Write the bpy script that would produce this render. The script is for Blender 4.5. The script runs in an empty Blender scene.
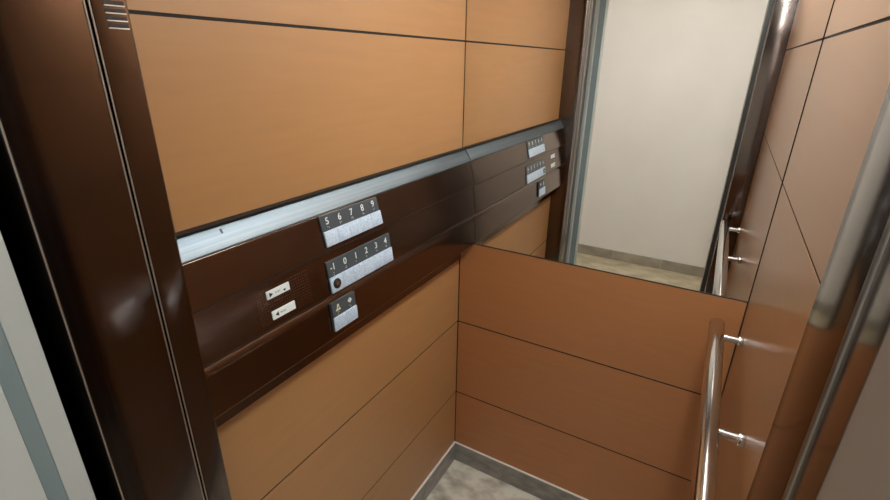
import bpy, bmesh, math, random
from mathutils import Vector, Matrix
random.seed(4)
sc = bpy.context.scene
COL = sc.collection

# ------------------------------------------------------------------ materials
def nodes(name):
    m = bpy.data.materials.new(name); m.use_nodes = True
    nt = m.node_tree
    return m, nt, nt.nodes['Principled BSDF']

def setp(b, **k):
    names = dict(rough='Roughness', metal='Metallic', spec='Specular IOR Level', coat='Coat Weight',
                 coat_rough='Coat Roughness', ior='IOR', emis='Emission Color', estr='Emission Strength',
                 aniso='Anisotropic', arot='Anisotropic Rotation')
    for a, v in k.items(): b.inputs[names[a]].default_value = v

def plain(name, col, **k):
    m, nt, b = nodes(name)
    b.inputs['Base Color'].default_value = (*col, 1)
    setp(b, **k)
    return m

def mottled(name, c1, c2, scale=(8, 8, 8), detail=4, lo=.35, hi=.65, bump=0, noise_rough=None, **k):
    """two-tone noise pattern on the surface, in object coordinates"""
    m, nt, b = nodes(name)
    tc = nt.nodes.new('ShaderNodeTexCoord'); mp = nt.nodes.new('ShaderNodeMapping')
    mp.inputs['Scale'].default_value = scale
    no = nt.nodes.new('ShaderNodeTexNoise'); no.inputs['Scale'].default_value = 1; no.inputs['Detail'].default_value = detail
    rp = nt.nodes.new('ShaderNodeValToRGB')
    rp.color_ramp.elements[0].position = lo; rp.color_ramp.elements[0].color = (*c1, 1)
    rp.color_ramp.elements[1].position = hi; rp.color_ramp.elements[1].color = (*c2, 1)
    L = nt.links.new
    L(tc.outputs['Object'], mp.inputs['Vector']); L(mp.outputs['Vector'], no.inputs['Vector'])
    L(no.outputs['Fac'], rp.inputs['Fac']); L(rp.outputs['Color'], b.inputs['Base Color'])
    if bump:
        bp = nt.nodes.new('ShaderNodeBump'); bp.inputs['Strength'].default_value = bump; bp.inputs['Distance'].default_value = .002
        L(no.outputs['Fac'], bp.inputs['Height']); L(bp.outputs['Normal'], b.inputs['Normal'])
    setp(b, **k)
    return m

WOOD_A, WOOD_B = (.40, .206, .078), (.43, .223, .086)
BOUNCE_A, BOUNCE_B = (.425, .178, .064), (.455, .195, .072)  # laminate reddened to stand for the bounced light on the back wall
SAT_A, SAT_B = (.36, .182, .080), (.385, .196, .087)
M = {}
M['wood'] = mottled('wood_laminate', WOOD_A, WOOD_B, (5, 5, 50), 5, .3, .7, rough=.42, ior=1.62)
M['wood_back'] = mottled('wood_laminate_bounce_tint', BOUNCE_A, BOUNCE_B, (5, 5, 50), 5, .3, .7, rough=.42, ior=1.55)
M['wood_side'] = mottled('wood_laminate_satin', SAT_A, SAT_B, (5, 5, 50), 5, .3, .7, rough=.29, ior=1.9)
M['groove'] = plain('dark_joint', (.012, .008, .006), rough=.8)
M['brown'] = plain('bronze_brown_steel', (.20, .15, .128), rough=.18, metal=1)
M['brown_post'] = plain('bronze_tinted_steel', (.165, .14, .132), rough=.13, metal=1)
M['silver'] = mottled('brushed_aluminium', (.165, .20, .225), (.20, .235, .26), (200, 3, 200), 3, rough=.5, metal=1)
M['chrome'] = plain('polished_chrome', (.68, .67, .66), rough=.13, metal=1)
M['chrome_dark'] = plain('dark_steel_edge', (.36, .35, .34), rough=.3, metal=1)
M['glint'] = plain('highlight_steel', (.55, .5, .46), rough=.35, metal=1)  # bright steel for highlight lines added along the left post's edges
M['mirror'] = plain('mirror_silver', (.88, .87, .84), rough=0, metal=1)
M['edge'] = plain('mirror_edge', (.02, .02, .02), rough=.3)
M['plate'] = plain('number_plate_grey', (.06, .075, .085), rough=.4)
M['button'] = mottled('textured_button_steel', (.46, .60, .76), (.68, .80, .93), (260, 260, 260), 2, bump=.5, rough=.4, metal=.1)
M['white'] = plain('white_print', (.85, .88, .86), rough=.5)
M['cream'] = plain('yellow_print', (.85, .8, .5), rough=.5)
M['black'] = plain('black_print', (.01, .01, .012), rough=.5)
M['void'] = plain('shaft_black', (.003, .003, .003), rough=1, spec=0)
M['sticker'] = plain('white_sticker', (.75, .82, .8), rough=.45)
M['hole'] = plain('copper_perforation', (.16, .055, .03), rough=.5)
M['skirt'] = mottled('grey_stone_skirting', (.20, .20, .185), (.33, .325, .30), (16, 16, 30), 5, rough=.35)
M['skirt_top'] = plain('aluminium_bead', (.85, .84, .8), rough=.4, metal=.3)
M['floor'] = mottled('beige_marble', (.29, .26, .20), (.70, .66, .56), (10, 15, 10), 8, .33, .6, rough=.3)
M['cfloor'] = mottled('corridor_marble', (.33, .28, .18), (.56, .49, .35), (7, 9, 7), 7, .32, .62, rough=.35)
M['cskirt'] = mottled('corridor_skirting_marble', (.26, .23, .18), (.40, .36, .29), (7, 7, 7), 6, rough=.4)
M['plaster'] = mottled('white_plaster', (.74, .715, .68), (.77, .745, .71), (3, 3, 3), 3, rough=.9)
M['ceil'] = plain('ceiling_paint', (.8, .79, .77), rough=.7)
M['frame'] = mottled('grey_frame_paint', (.43, .46, .44), (.47, .5, .48), (5, 5, 3), 3, rough=.45)
M['stripe'] = plain('blue_grey_paint', (.17, .225, .235), rough=.45)
M['frame_shade'] = plain('frame_back_shade', (.045, .042, .038), rough=.4)  # frame colour darkened for the shadow on its back-facing side
M['taupe'] = mottled('shaded_frame_paint', (.20, .175, .15), (.24, .21, .18), (6, 6, 3), 3, rough=.45)  # grey frame paint with the warm shade of this side in its colour
def lamp(name, col, s):
    m, nt, b = nodes(name)
    b.inputs['Base Color'].default_value = (.9, .9, .9, 1); setp(b, emis=(*col, 1), estr=s)
    return m
M['lamp'] = lamp('lamp_diffuser', (.93, .99, 1), 75)
M['clamp'] = lamp('corridor_lamp_diffuser', (1, .965, .925), 19)

# ------------------------------------------------------------------ helpers
def mb(): return bmesh.new()

def prism(bm, pts, vec, tf=None):
    """closed polygon pts swept by vec"""
    tf = tf or (lambda p: p)
    a = [bm.verts.new(tf(Vector(p))) for p in pts]
    b = [bm.verts.new(tf(Vector(p) + Vector(vec))) for p in pts]
    n = len(pts)
    fs = [bm.faces.new(a), bm.faces.new(b[::-1])]
    for i in range(n):
        fs.append(bm.faces.new((a[i], b[i], b[(i + 1) % n], a[(i + 1) % n])))
    return fs

def box(bm, x0, x1, y0, y1, z0, z1, bev=0, seg=2, tf=None):
    fs = prism(bm, [(x0, y0, z0), (x1, y0, z0), (x1, y1, z0), (x0, y1, z0)], (0, 0, z1 - z0), tf)
    if bev:
        es = list({e for f in fs for e in f.edges})
        bmesh.ops.bevel(bm, geom=es, offset=bev, segments=seg, profile=.5, affect='EDGES')

def tube(bm, p, q, r, seg=32, bev=0, r2=None):
    p, q = Vector(p), Vector(q); d = (q - p)
    rot = d.to_track_quat('Z', 'Y').to_matrix().to_4x4()
    res = bmesh.ops.create_cone(bm, cap_ends=True, segments=seg, radius1=r, radius2=r if r2 is None else r2, depth=d.length,
                                matrix=Matrix.Translation((p + q) / 2) @ rot)
    if bev:
        es = list({e for v in res['verts'] for e in v.link_edges if any(len(f.verts) > 4 for f in e.link_faces)})
        bmesh.ops.bevel(bm, geom=es, offset=bev, segments=3, profile=.5, affect='EDGES')

def obj(name, bm, mat, parent=None, smooth=False):
    bmesh.ops.recalc_face_normals(bm, faces=bm.faces)
    me = bpy.data.meshes.new(name); bm.to_mesh(me); bm.free()
    me.materials.append(M[mat] if isinstance(mat, str) else mat)
    if smooth:
        for p in me.polygons: p.use_smooth = True
        try: me.set_sharp_from_angle(angle=math.radians(35))
        except Exception: pass
    o = bpy.data.objects.new(name, me); COL.objects.link(o)
    if parent: o.parent = parent
    return o

def empty(name, loc=(0, 0, 0)):
    o = bpy.data.objects.new(name, None); COL.objects.link(o); o.empty_display_size = .1
    o.location = loc
    return o

def thing(o, label, cat, group=None):
    o['label'] = label; o['category'] = cat
    if group: o['group'] = group
    return o

def struct(o, label, cat):
    o['kind'] = 'structure'; o['label'] = label; o['category'] = cat
    return o

# ------------------------------------------------------------------ measured places (metres)
W = .90                     # car width; back wall is y = 0, viewer at negative y
H = 2.20
SK = .098                   # skirting top
Z1, Z2 = .697, .362         # joints of the lower panels
ZM = 1.031                  # lower edge of the mirror
ZC = 1.368                  # top of the control band
ZG = 1.691                  # joint of the upper panels
YR = -1.032; YP = -1.047                 # where the front posts begin
G = .0028                   # half a joint

# ------------------------------------------------------------------ car shell
def panelled_wall(name, label, base, panels, mat):
    w = base
    for b in panels:
        bm = mb(); box(bm, *b); obj('wall_panel', bm, mat, w)
    return w

bm = mb(); box(bm, -.04, -.0012, -1.16, .02, 0, H)
wl = struct(obj('wall_left', bm, 'groove'), 'left car wall of tan wood panels behind the control band', 'wall')
panelled_wall('wall_left', '', wl, [(-.010, 0, YP, -.0016, a, b) for a, b in
    ((SK, Z2 - G), (Z2 + G, Z1 - G), (Z1 + G, ZC - .16), (ZC - .005, ZG - G), (ZG + G, H - .004))], 'wood')

bm = mb(); box(bm, -.0012, W + .04, .016, .04, 0, H); box(bm, 0, W, .0012, .016, .05, ZM - .001)
wb = struct(obj('wall_back', bm, 'groove'), 'back car wall, three brown wood panels below the mirror', 'wall')
panelled_wall('wall_back', '', wb, [(.0035, W - .003, 0, .012, a, b) for a, b in
    ((SK, Z2 - G), (Z2 + G, Z1 - G), (Z1 + G, ZM - .004))], 'wood_back')

bm = mb(); box(bm, W + .0012, W + .04, -1.16, .01, 0, H)
wr = struct(obj('wall_right', bm, 'groove'), 'glossy right car wall of wood panels behind the handrail', 'wall')
panelled_wall('wall_right', '', wr, [(W, W + .010, YR + .004, -.004, a, b) for a, b in
    ((SK, Z2 - G), (Z2 + G, Z1 - G), (Z1 + G, ZC - .006 - G), (ZC - .006 + G, ZG - G), (ZG + G, H - .004))], 'wood_side')

bm = mb(); box(bm, -.04, W + .04, -1.21, .04, -.05, 0)
struct(obj('floor', bm, 'floor'), 'beige marbled stone floor of the lift car', 'floor')
bm = mb(); box(bm, -.04, W + .04, -1.225, .04, H, H + .04)
struct(obj('ceiling', bm, 'ceil'), 'pale ceiling of the lift car', 'ceiling')

def skirting(name, label, b, t):
    bm = mb(); box(bm, *b, bev=.0015, seg=1); s = struct(obj(name, bm, 'skirt'), label, 'skirting')
    bm = mb(); box(bm, *t, bev=.001, seg=1); obj('top_bead', bm, 'skirt_top', s)
T = .007
skirting('baseboard_back', 'grey stone skirting along the foot of the back wall', (T, W - T, -T, .011, 0, SK - .004), (T, W - T, -T - .001, .001, SK - .004, SK - .0005))
skirting('baseboard_left', 'grey stone skirting along the foot of the left wall', (-.009, T, YP, 0, 0, SK - .004), (-.001, T + .001, YP, 0, SK - .004, SK - .0005))
skirting('baseboard_right', 'grey stone skirting along the foot of the right wall', (W - T, W + .009, YP, 0, 0, SK - .004), (W - T - .001, W + .001, YP, 0, SK - .004, SK - .0005))

# ------------------------------------------------------------------ mirror
mi = empty('wall_mirror', (W / 2, 0, ZM))
thing(mi, 'large frameless mirror above the brown wood panels of the back wall', 'mirror')
def loc(b, o):   # absolute box -> local to an empty
    l = o.location
    return (b[0] - l.x, b[1] - l.x, b[2] - l.y, b[3] - l.y, b[4] - l.z, b[5] - l.z)
bm = mb(); box(bm, *loc((.001, W - .002, .0015, .0075, ZM - .0005, H - .01), mi)); obj('mirror_glass', bm, 'mirror', mi)
bm = mb(); box(bm, *loc((.001, W - .002, .0002, .0074, ZM - .0038, ZM), mi)); obj('bottom_edge', bm, 'edge', mi)

# ------------------------------------------------------------------ control band on the left wall
cop = empty('control_panel', (0, -.51, 1.02))
thing(cop, 'dark brown stepped control band with silver top edge on the left wall', 'lift control panel')
CO = cop.location
Y0, Y1 = YP - .002, -.0004
def band(name, prof, mat):
    bm = mb()
    prism(bm, [(x - CO.x, Y0 - CO.y, z - CO.z) for x, z in prof], (0, Y1 - Y0, 0))
    es = [e for e in bm.edges if abs(e.verts[0].co.y - e.verts[1].co.y) > .3]
    bmesh.ops.bevel(bm, geom=es, offset=.0008, segments=2, profile=.5, affect='EDGES')
    return obj(name, bm, mat, cop, name == 'silver_trim')
D = .02
band('silver_trim', [(.0005, 1.340 + D), (.008, 1.344 + D), (.0325, 1.3045 + D), (.0325, 1.301 + D), (.0005, 1.301 + D)], 'silver')
S1 = ((.031, 1.3005 + D), (.0505, 1.222 + D)); S2 = ((.044, 1.2195 + D), (.0575, 1.121 + D)); S3 = ((.050, 1.118 + D), (.0615, 1.014 + D))
band('fascia_slat', [(.0005, S1[0][1]), S1[0], S1[1], (.0005, S1[1][1])], 'brown')
band('fascia_slat', [(.0005, S2[0][1]), S2[0], S2[1], (.0005, S2[1][1])], 'brown')
ARC = [(.0202 + .035 * math.cos(math.radians(t)), 1.0895 + D + .035 * math.sin(math.radians(t))) for t in range(54, 5, -4)]
bm = mb()
prism(bm, [(x - CO.x, Y0 - CO.y, z - CO.z) for x, z in [(.0005, ARC[0][1])] + ARC + [S3[1], (.0585, S3[1][1] - .004), (.0005, .985 + D)]], (0, Y1 - Y0, 0))
obj('fascia_slat', bm, 'brown', cop, True)
bm = mb(); box(bm, *loc((.0005, .006, Y0, Y1, .962, 1.02), cop)); obj('shade_plate', bm, 'brown', cop)  # dark plate added to deepen the shadow zone under the band
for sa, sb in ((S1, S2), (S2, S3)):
    bm = mb(); box(bm, *loc((.002, sa[1][0] - .0006, Y0, Y1, sb[0][1] + .0002, sa[1][1] - .0002), cop)); obj('gap_shade_strip', bm, 'groove', cop)  # dark strips in place of the gap shadow under each slat
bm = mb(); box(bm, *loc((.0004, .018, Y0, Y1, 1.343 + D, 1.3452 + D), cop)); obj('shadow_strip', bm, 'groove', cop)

class Slat:
    """local frame on a slat: y along the band (to the right for the viewer), s down from its top edge, h outward"""
    def __init__(s, a, b):
        s.o = Vector((a[0], 0, a[1])); s.d = (Vector((b[0], 0, b[1])) - s.o).normalized()
        s.n = Vector((0, 1, 0)).cross(-s.d)
    def __call__(s, p):          # p = (y, s, h)
        return s.o + Vector((0, p[0], 0)) + s.d * p[1] + s.n * p[2] - CO
    def matrix(s, y, sv, h):     # text matrix: X along y, Y up the slat, Z outward
        m = Matrix.Identity(4)
        for i, c in enumerate((Vector((0, 1, 0)), -s.d, s.n)):
            for r in range(3): m[r][i] = c[r]
        m.translation = s((y, sv, h))
        return m

def sbox(bm, F, y0, y1, s0, s1, h0, h1, bev=0, seg=2): box(bm, y0, y1, s0, s1, h0, h1, bev, seg, tf=F)

def text_bm(txt, F, y, s, h, size):
    cu = bpy.data.curves.new('print', 'FONT'); cu.body = txt; cu.size = size; cu.align_x = 'CENTER'; cu.align_y = 'CENTER'
    cu.extrude = .0003; cu.offset = .0002
    o = bpy.data.objects.new('print', cu); COL.objects.link(o)
    bpy.context.view_layer.update()
    me = bpy.data.meshes.new_from_object(o.evaluated_get(bpy.context.evaluated_depsgraph_get()))
    bpy.data.objects.remove(o); bpy.data.curves.remove(cu)
    me.transform(F.matrix(y, s, h))
    bm = mb(); bm.from_mesh(me); bpy.data.meshes.remove(me)
    return bm

def dot(bm, F, y, s, h, r, hh=.0006, seg=8):
    pts = [(y + r * math.cos(t * 2 * math.pi / seg), s + r * math.sin(t * 2 * math.pi / seg), h) for t in range(seg)]
    prism(bm, pts, (0, 0, hh), F)

BR = {'1': (0,), '2': (0, 2), '3': (0, 1), '4': (0, 1, 3), '5': (0, 3), '6': (0, 2, 1), '7': (0, 1, 2, 3), '8': (0, 2, 3), '9': (1, 2), '0': (1, 2, 3), '-1': (0, 4), 'x': (0, 1, 4), 'o': (0, 3, 5)}
def keypad(F, keys, y0, y1, s0, sm, s1, label):
    bm = mb(); sbox(bm, F, y0, y1, s0, s1 + .001, -.004, .0035, .0008)
    pad = obj('keypad_plate', bm, 'plate', cop); pad['label'] = label
    p = (y1 - y0) / len(keys)
    for i, k in enumerate(keys):
        ya = y0 + i * p; yc = ya + p / 2
        bm = mb(); sbox(bm, F, ya + .00012, ya + p - .00012, sm, s1, .002, .0068, .0013, 2)
        bt = obj('push_button', bm, 'button', pad, True)
        if k == 'bell':
            bm = mb(); w = .0085
            out = [(yc - w, sm - .013), (yc - w * .45, sm - .019), (yc - w * .3, sm - .028), (yc + w * .3, sm - .028), (yc + w * .45, sm - .019), (yc + w, sm - .013)]
            inn = [(yc + (q[0] - yc) * .45, sm - .0195 + (q[1] - sm + .0195) * .45) for q in out]
            for j in range(6):
                q = [out[j], out[(j + 1) % 6], inn[(j + 1) % 6], inn[j]]
                prism(bm, [(c[0], c[1], .0035) for c in q], (0, 0, .0006), F)
            obj('bell_symbol', bm, 'cream', pad)
            for_br = 'x'
        elif k == 'open':
            bm = mb(); w = .007; sy = sm - .021
            prism(bm, [(yc - w, sy, .0035), (yc, sy - w, .0035), (yc, sy + w, .0035)], (0, 0, .0006), F)
            prism(bm, [(yc + w, sy, .0035), (yc + .0012, sy + w, .0035), (yc + .0012, sy - w, .0035)], (0, 0, .0006), F)
            obj('diamond_symbol', bm, 'white', pad)
            for_br = 'o'
        else:
            bm = text_bm(k, F, yc - (.002 if k == '-1' else 0), s0 + (sm - s0) * .42, .0038, .0215)
            obj('numeral', bm, 'white', pad); for_br = k
        bm = mb()
        for j in BR[for_br]:
            dot(bm, F, yc - .002 + (j % 2) * .004, sm - .0085 + (j // 2) * .0027, .0035, .0009)
        obj('braille_mark', bm, 'sticker', pad)
    return pad
F1, F2, F3 = Slat(*S1), Slat(*S2), Slat(*S3)
keypad(F1, list('56789'), -.715, -.5165, .0015, .0365, .0705, 'upper plate with raised buttons for floors 5 to 9')
p2 = keypad(F2, ['-1', '0', '1', '2', '3', '4'], -.721, -.490, .0215, .0590, .0955, 'middle plate with raised buttons for floors -1 to 4')
# flatter frame for the plate on the bulging lowest slat
F3b = Slat((.0565, 1.118 + D), (.0635, 1.014 + D))
keypad(F3b, ['bell', 'open'], -.7265, -.6475, .017, .0525, .0865, 'small lowest plate with alarm bell and door button')
# key switch on the basement button
bm = mb()
for i in range(1): dot(bm, F2, -.7025, .0765, .0060, .0118, .0021, 24)
ks = obj('key_switch', bm, 'black', p2)
bm = mb(); dot(bm, F2, -.7025, .0765, .0078, .0045, .0012, 16)
dot(bm, F2, -.7045, .0685, .0078, .0012, .0006); dot(bm, F2, -.6975, .0835, .0078, .0012, .0006)
kc = obj('key_cylinder', bm, 'chrome', p2)

# indicator stickers
def sticker(y0, y1, s0, s1, left, label):
    bm = mb(); sbox(bm, F2, y0, y1, s0, s1, -.001, .0022, .0006, 1)
    st = obj('direction_indicator', bm, 'sticker', cop); st['label'] = label
    sc_, r = (s0 + s1) / 2, .0048
    bm = mb()
    if left: prism(bm, [(y0 + .006, sc_, .0022), (y0 + .0145, sc_ - r, .0022), (y0 + .0145, sc_ + r, .0022)], (0, 0, .0004), F2)
    else: prism(bm, [(y0 + .0145, sc_, .0022), (y0 + .006, sc_ - r, .0022), (y0 + .006, sc_ + r, .0022)], (0, 0, .0004), F2)
    obj('arrow_mark', bm, 'black', st); bm = mb()
    if not left: prism(bm, [(y1 - .018, sc_ + .001, .0022), (y1 - .010, sc_ + .001, .0022), (y1 - .014, sc_ + .0055, .0022)], (0, 0, .0004), F2); obj('drop_mark', bm, 'black', st); bm = mb()
    for q in ((.020, .0016), (.0235, .0012), (.027, .0018), (.0305, .0012)):
        sbox(bm, F2, y0 + q[0], y0 + q[0] + .0016, sc_ - q[1], sc_ + q[1], .0021, .0025)
    obj('faint_print', bm, 'skirt', st)
sticker(-.8835, -.8265, .0235, .0402, False, 'upper white indicator with a black arrow pointing right')
sticker(-.8805, -.8225, .0665, .0842, True, 'lower white indicator with a black arrow pointing left')
bm = mb()
for i in range(22):
    for j in range(12):
        y, s = -.9045 + i * .0061, .0185 + j * .0062
        if -.887 < y < -.823 and .021 < s < .0425: continue
        if -.884 < y < -.819 and .064 < s < .087: continue
        dot(bm, F2, y, s, -.0002, .00095, .0004, 6)
obj('speaker_perforation', bm, 'hole', cop)
bm = mb(); FT = Slat((.008, 1.344 + D), (.0325, 1.3045 + D))
sbox(bm, FT, -.934, -.930, .012, .021, -.001, .0004); obj('screw_slot', bm, 'black', cop)

# ------------------------------------------------------------------ handrail
RX, RZ, RR = W - .0625, .966, .019
hr = empty('handrail', (RX, -.5, RZ))
thing(hr, 'polished chrome tube handrail mounted along the right wall', 'handrail')
bm = mb(); tube(bm, (0, .455, 0), (0, -.475, 0), RR, 48, .002); obj('rail_tube', bm, 'chrome', hr, True)
for y in (-.115, -.515, -.905):
    bm = mb(); yl = y + .5
    tube(bm, (RR - .003, yl, 0), (.052, yl, 0), .0085, 24)
    br = obj('rail_bracket', bm, 'chrome', hr, True)
    bm = mb(); tube(bm, (.050, yl, 0), (.0627, yl, 0), .013, 28, .0015); obj('wall_flange', bm, 'chrome', br, True)
    bm = mb(); tube(bm, (.028, yl, .0078), (.028, yl, .0092), .0025, 12); obj('grub_screw', bm, 'black', br)

# ------------------------------------------------------------------ front posts of the car
tl = struct(empty('trim_1', (0, -1.1, 0)), 'dark brown steel post with vent slits at the left front of the car', 'post')
def pbox(name, b, mat, root, bev=.003):
    bm = mb(); box(bm, *loc(b, root), bev=bev, seg=3); return obj(name, bm, mat, root, True)
PL = .083
pf = pbox('front_strip', (-.038, PL, -1.091, YP, 0.001, H - .001), 'brown_post', tl)
pbox('broad_strip', (-.038, PL, -1.207, -1.0955, 0.001, H - .001), 'brown_post', tl)
bm = mb(); box(bm, *loc((-.036, PL - .006, -1.099, -1.089, .002, H - .01), tl)); obj('joint', bm, 'groove', tl)
for y in (-1.0905, -1.0960, -1.2055):
    bm = mb(); tube(bm, (PL - .0006, y + 1.1, .002), (PL - .0006, y + 1.1, H - .002), .0011, 10); obj('edge_highlight', bm, 'glint', tl, True)
for i in range(5):
    z = 1.692 + .0085 - i * .0083
    bm = mb(); box(bm, *loc((PL - .0015, PL + .0004, -1.0755, -1.0525, z - .0016, z + .0024), tl)); vs = obj('vent_slit', bm, 'black', tl)
    bm = mb(); prism(bm, [(p[0] - tl.location.x, -1.0755 + 1.1, p[1]) for p in ((PL - .0015, z - .0016), (PL + .0018, z - .0022), (PL + .0018, z - .0032), (PL - .0015, z - .0034))], (0, .023, 0)); obj('slit_lip', bm, 'skirt_top', vs)

PX = W - .075
tr = struct(empty('trim_2', (W, -1.1, 0)), 'glossy brown steel post at the right front of the car', 'post')
pbox('front_strip', (PX, W + .036, -1.1232, YR, 0.001, H - .001), 'brown_post', tr, .0008)
pbox('broad_strip', (PX, W + .036, -1.2095, -1.1238, 0.001, H - .001), 'brown_post', tr, .0006)
bm = mb(); tube(bm, (PX - W + .0015, -.0235, .002), (PX - W + .0015, -.0235, H - .002), .0034, 20); obj('round_edge', bm, 'chrome_dark', tr, True)

# header over the opening
bm = mb(); box(bm, -.04, W + .04, -1.2, -1.03, 2.06, H - .002)
struct(obj('trim_3', bm, 'brown_post'), 'brown steel header above the car opening', 'header')
# dark shaft gap at both sides and the sill
bm = mb(); box(bm, -.08, -.05, -1.245, -1.17, 0, H); box(bm, -.08, -.042, -1.20, -1.165, 0, H)
struct(obj('wall_shaft_left', bm, 'void'), 'black shaft gap beside the left post', 'wall')
bm = mb(); box(bm, W + .101, W + .12, -1.245, -1.17, 0, H)
struct(obj('wall_shaft_right', bm, 'void'), 'black shaft gap beside the right post', 'wall')

# ------------------------------------------------------------------ landing door frame
fl = struct(empty('trim_4', (0, -1.3, 0)), 'pale grey landing door frame with a blue grey stripe, left of the opening', 'door frame')
HF = 2.08
def fprism(name, pts, mat, root, z1=HF):
    l = root.location
    bm = mb(); prism(bm, [(x - l.x, y - l.y, .001) for x, y in pts], (0, 0, z1)); return obj(name, bm, mat, root)
fprism('inner_face', [(-.10, -1.237), (.088, -1.237), (.088, -1.2635), (-.10, -1.2635)], 'frame', fl)
fprism('rebate_stripe', [(-.10, -1.264), (.088, -1.264), (.112, -1.2875), (-.10, -1.2875)], 'stripe', fl)
fprism('outer_face', [(-.10, -1.288), (.113, -1.288), (.113, -1.345), (-.10, -1.345)], 'frame', fl)
fr = struct(empty('trim_5', (W, -1.3, 0)), 'grey landing door frame right of the opening, warm shade in its colour', 'door frame')
fprism('back_shade_strip', [(.8085, -1.217), (W + .10, -1.217), (W + .10, -1.2195), (.8085, -1.2195)], 'frame_shade', fr)
fprism('inner_face', [(.808, -1.220), (W + .10, -1.220), (W + .10, -1.43), (.808, -1.43)], 'taupe', fr)
bm = mb(); box(bm, -.10, W + .10, -1.43, -1.236, HF + .002, 2.20)
struct(obj('trim_6', bm, 'frame'), 'grey head of the landing door frame', 'door frame')
bm = mb(); box(bm, -.10, W + .10, -1.2345, -1.2105, -.05, -.001)
struct(obj('trim_7', bm, 'chrome_dark'), 'steel door sill between car and corridor', 'sill')

# ------------------------------------------------------------------ corridor seen in the mirror
YC = -2.73
CX0, CX1, CH = -1.5, 2.4, 2.5
bm = mb(); box(bm, CX0, CX1, YC - .1, -1.235, -.05, 0)
struct(obj('floor_corridor', bm, 'cfloor'), 'beige marble corridor floor seen in the mirror', 'floor')
bm = mb(); box(bm, CX0, CX1, YC - .1, YC, .002, CH)
struct(obj('wall_corridor', bm, 'plaster'), 'plain white corridor wall seen in the mirror', 'wall')
bm = mb(); box(bm, CX0 - .1, CX0, YC - .1, -1.25, 0, CH)
struct(obj('wall_corridor_left', bm, 'plaster'), 'white end wall of the corridor on the left', 'wall')
bm = mb(); box(bm, CX1, CX1 + .1, YC - .1, -1.25, 0, CH)
struct(obj('wall_corridor_right', bm, 'plaster'), 'white end wall of the corridor on the right', 'wall')
bm = mb()
box(bm, CX0, -.101, -1.345, -1.25, .002, CH); box(bm, W + .101, CX1, -1.40, -1.25, .002, CH); box(bm, -.101, W + .101, -1.40, -1.25, 2.202, CH)
struct(obj('wall_landing', bm, 'plaster'), 'white landing wall around the lift opening', 'wall')
bm = mb(); box(bm, CX0, CX1, YC - .1, -1.25, CH, CH + .05)
struct(obj('ceiling_corridor', bm, 'ceil'), 'white corridor ceiling', 'ceiling')
bs = struct(empty('baseboard_corridor', (0, YC, 0)), 'grey beige marble skirting tiles of the corridor wall seen in the mirror', 'skirting')
x = CX0 + .01
while x < CX1 - .05:
    e = min(x + .40, CX1 - .01)
    bm = mb(); box(bm, *loc((x, e - .002, YC + .001, YC + .012, .002, .085), bs), bev=.001, seg=1); obj('skirting_tile', bm, 'cskirt', bs)
    x = e

# ------------------------------------------------------------------ lamps
def lampbox(name, label, x0, x1, y0, y1, z, mat):
    r = thing(empty(name, ((x0 + x1) / 2, (y0 + y1) / 2, z)), label, 'lamp')
    bm = mb(); box(bm, *loc((x0 - .02, x1 + .02, y0 - .02, y1 + .02, z - .018, z - .0005), r), bev=.003); obj('lamp_housing', bm, 'silver', r)
    bm = mb(); box(bm, *loc((x0, x1, y0, y1, z - .022, z - .016), r)); obj('lamp_diffuser', bm, mat, r)
lampbox('ceiling_light', 'square flush ceiling light of the lift car', .75, .86, -.68, -.10, H, 'lamp')
lampbox('ceiling_light', 'long flush ceiling light of the corridor', -.2, 1.1, -1.75, -1.45, CH, 'clamp')

w = bpy.data.worlds.new('world'); sc.world = w; w.use_nodes = True
w.node_tree.nodes['Background'].inputs[0].default_value = (.5, .48, .45, 1)
w.node_tree.nodes['Background'].inputs[1].default_value = .05

# ------------------------------------------------------------------ camera
cam = bpy.data.cameras.new('camera'); co = bpy.data.objects.new('camera', cam); COL.objects.link(co)
f, pit, yaw, rol = 471.7885, math.radians(-21.8397), math.radians(29.7388), math.radians(.8355)
fw = Vector((-math.sin(yaw) * math.cos(pit), math.cos(yaw) * math.cos(pit), math.sin(pit)))
r = fw.cross(Vector((0, 0, 1))).normalized(); u = r.cross(fw)
r2 = math.cos(rol) * r + math.sin(rol) * u; u2 = -math.sin(rol) * r + math.cos(rol) * u
m = Matrix.Identity(4)
for i, c in enumerate((r2, u2, -fw)):
    for k in range(3): m[k][i] = c[k]
m.translation = Vector((.74664, -1.41471, 1.63334))
co.matrix_world = m
cam.sensor_fit = 'HORIZONTAL'; cam.sensor_width = 36; cam.lens = f / 890 * 36; cam.clip_start = .01
sc.camera = co

sc.view_settings.view_transform = 'Standard'; sc.view_settings.look = 'None'
sc.view_settings.exposure = 0; sc.view_settings.gamma = 1; sc.view_settings.use_curve_mapping = False
sc.cycles.max_bounces = 14; sc.cycles.diffuse_bounces = 6; sc.cycles.glossy_bounces = 8
sc.cycles.use_denoising = True; sc.cycles.sample_clamp_indirect = 6
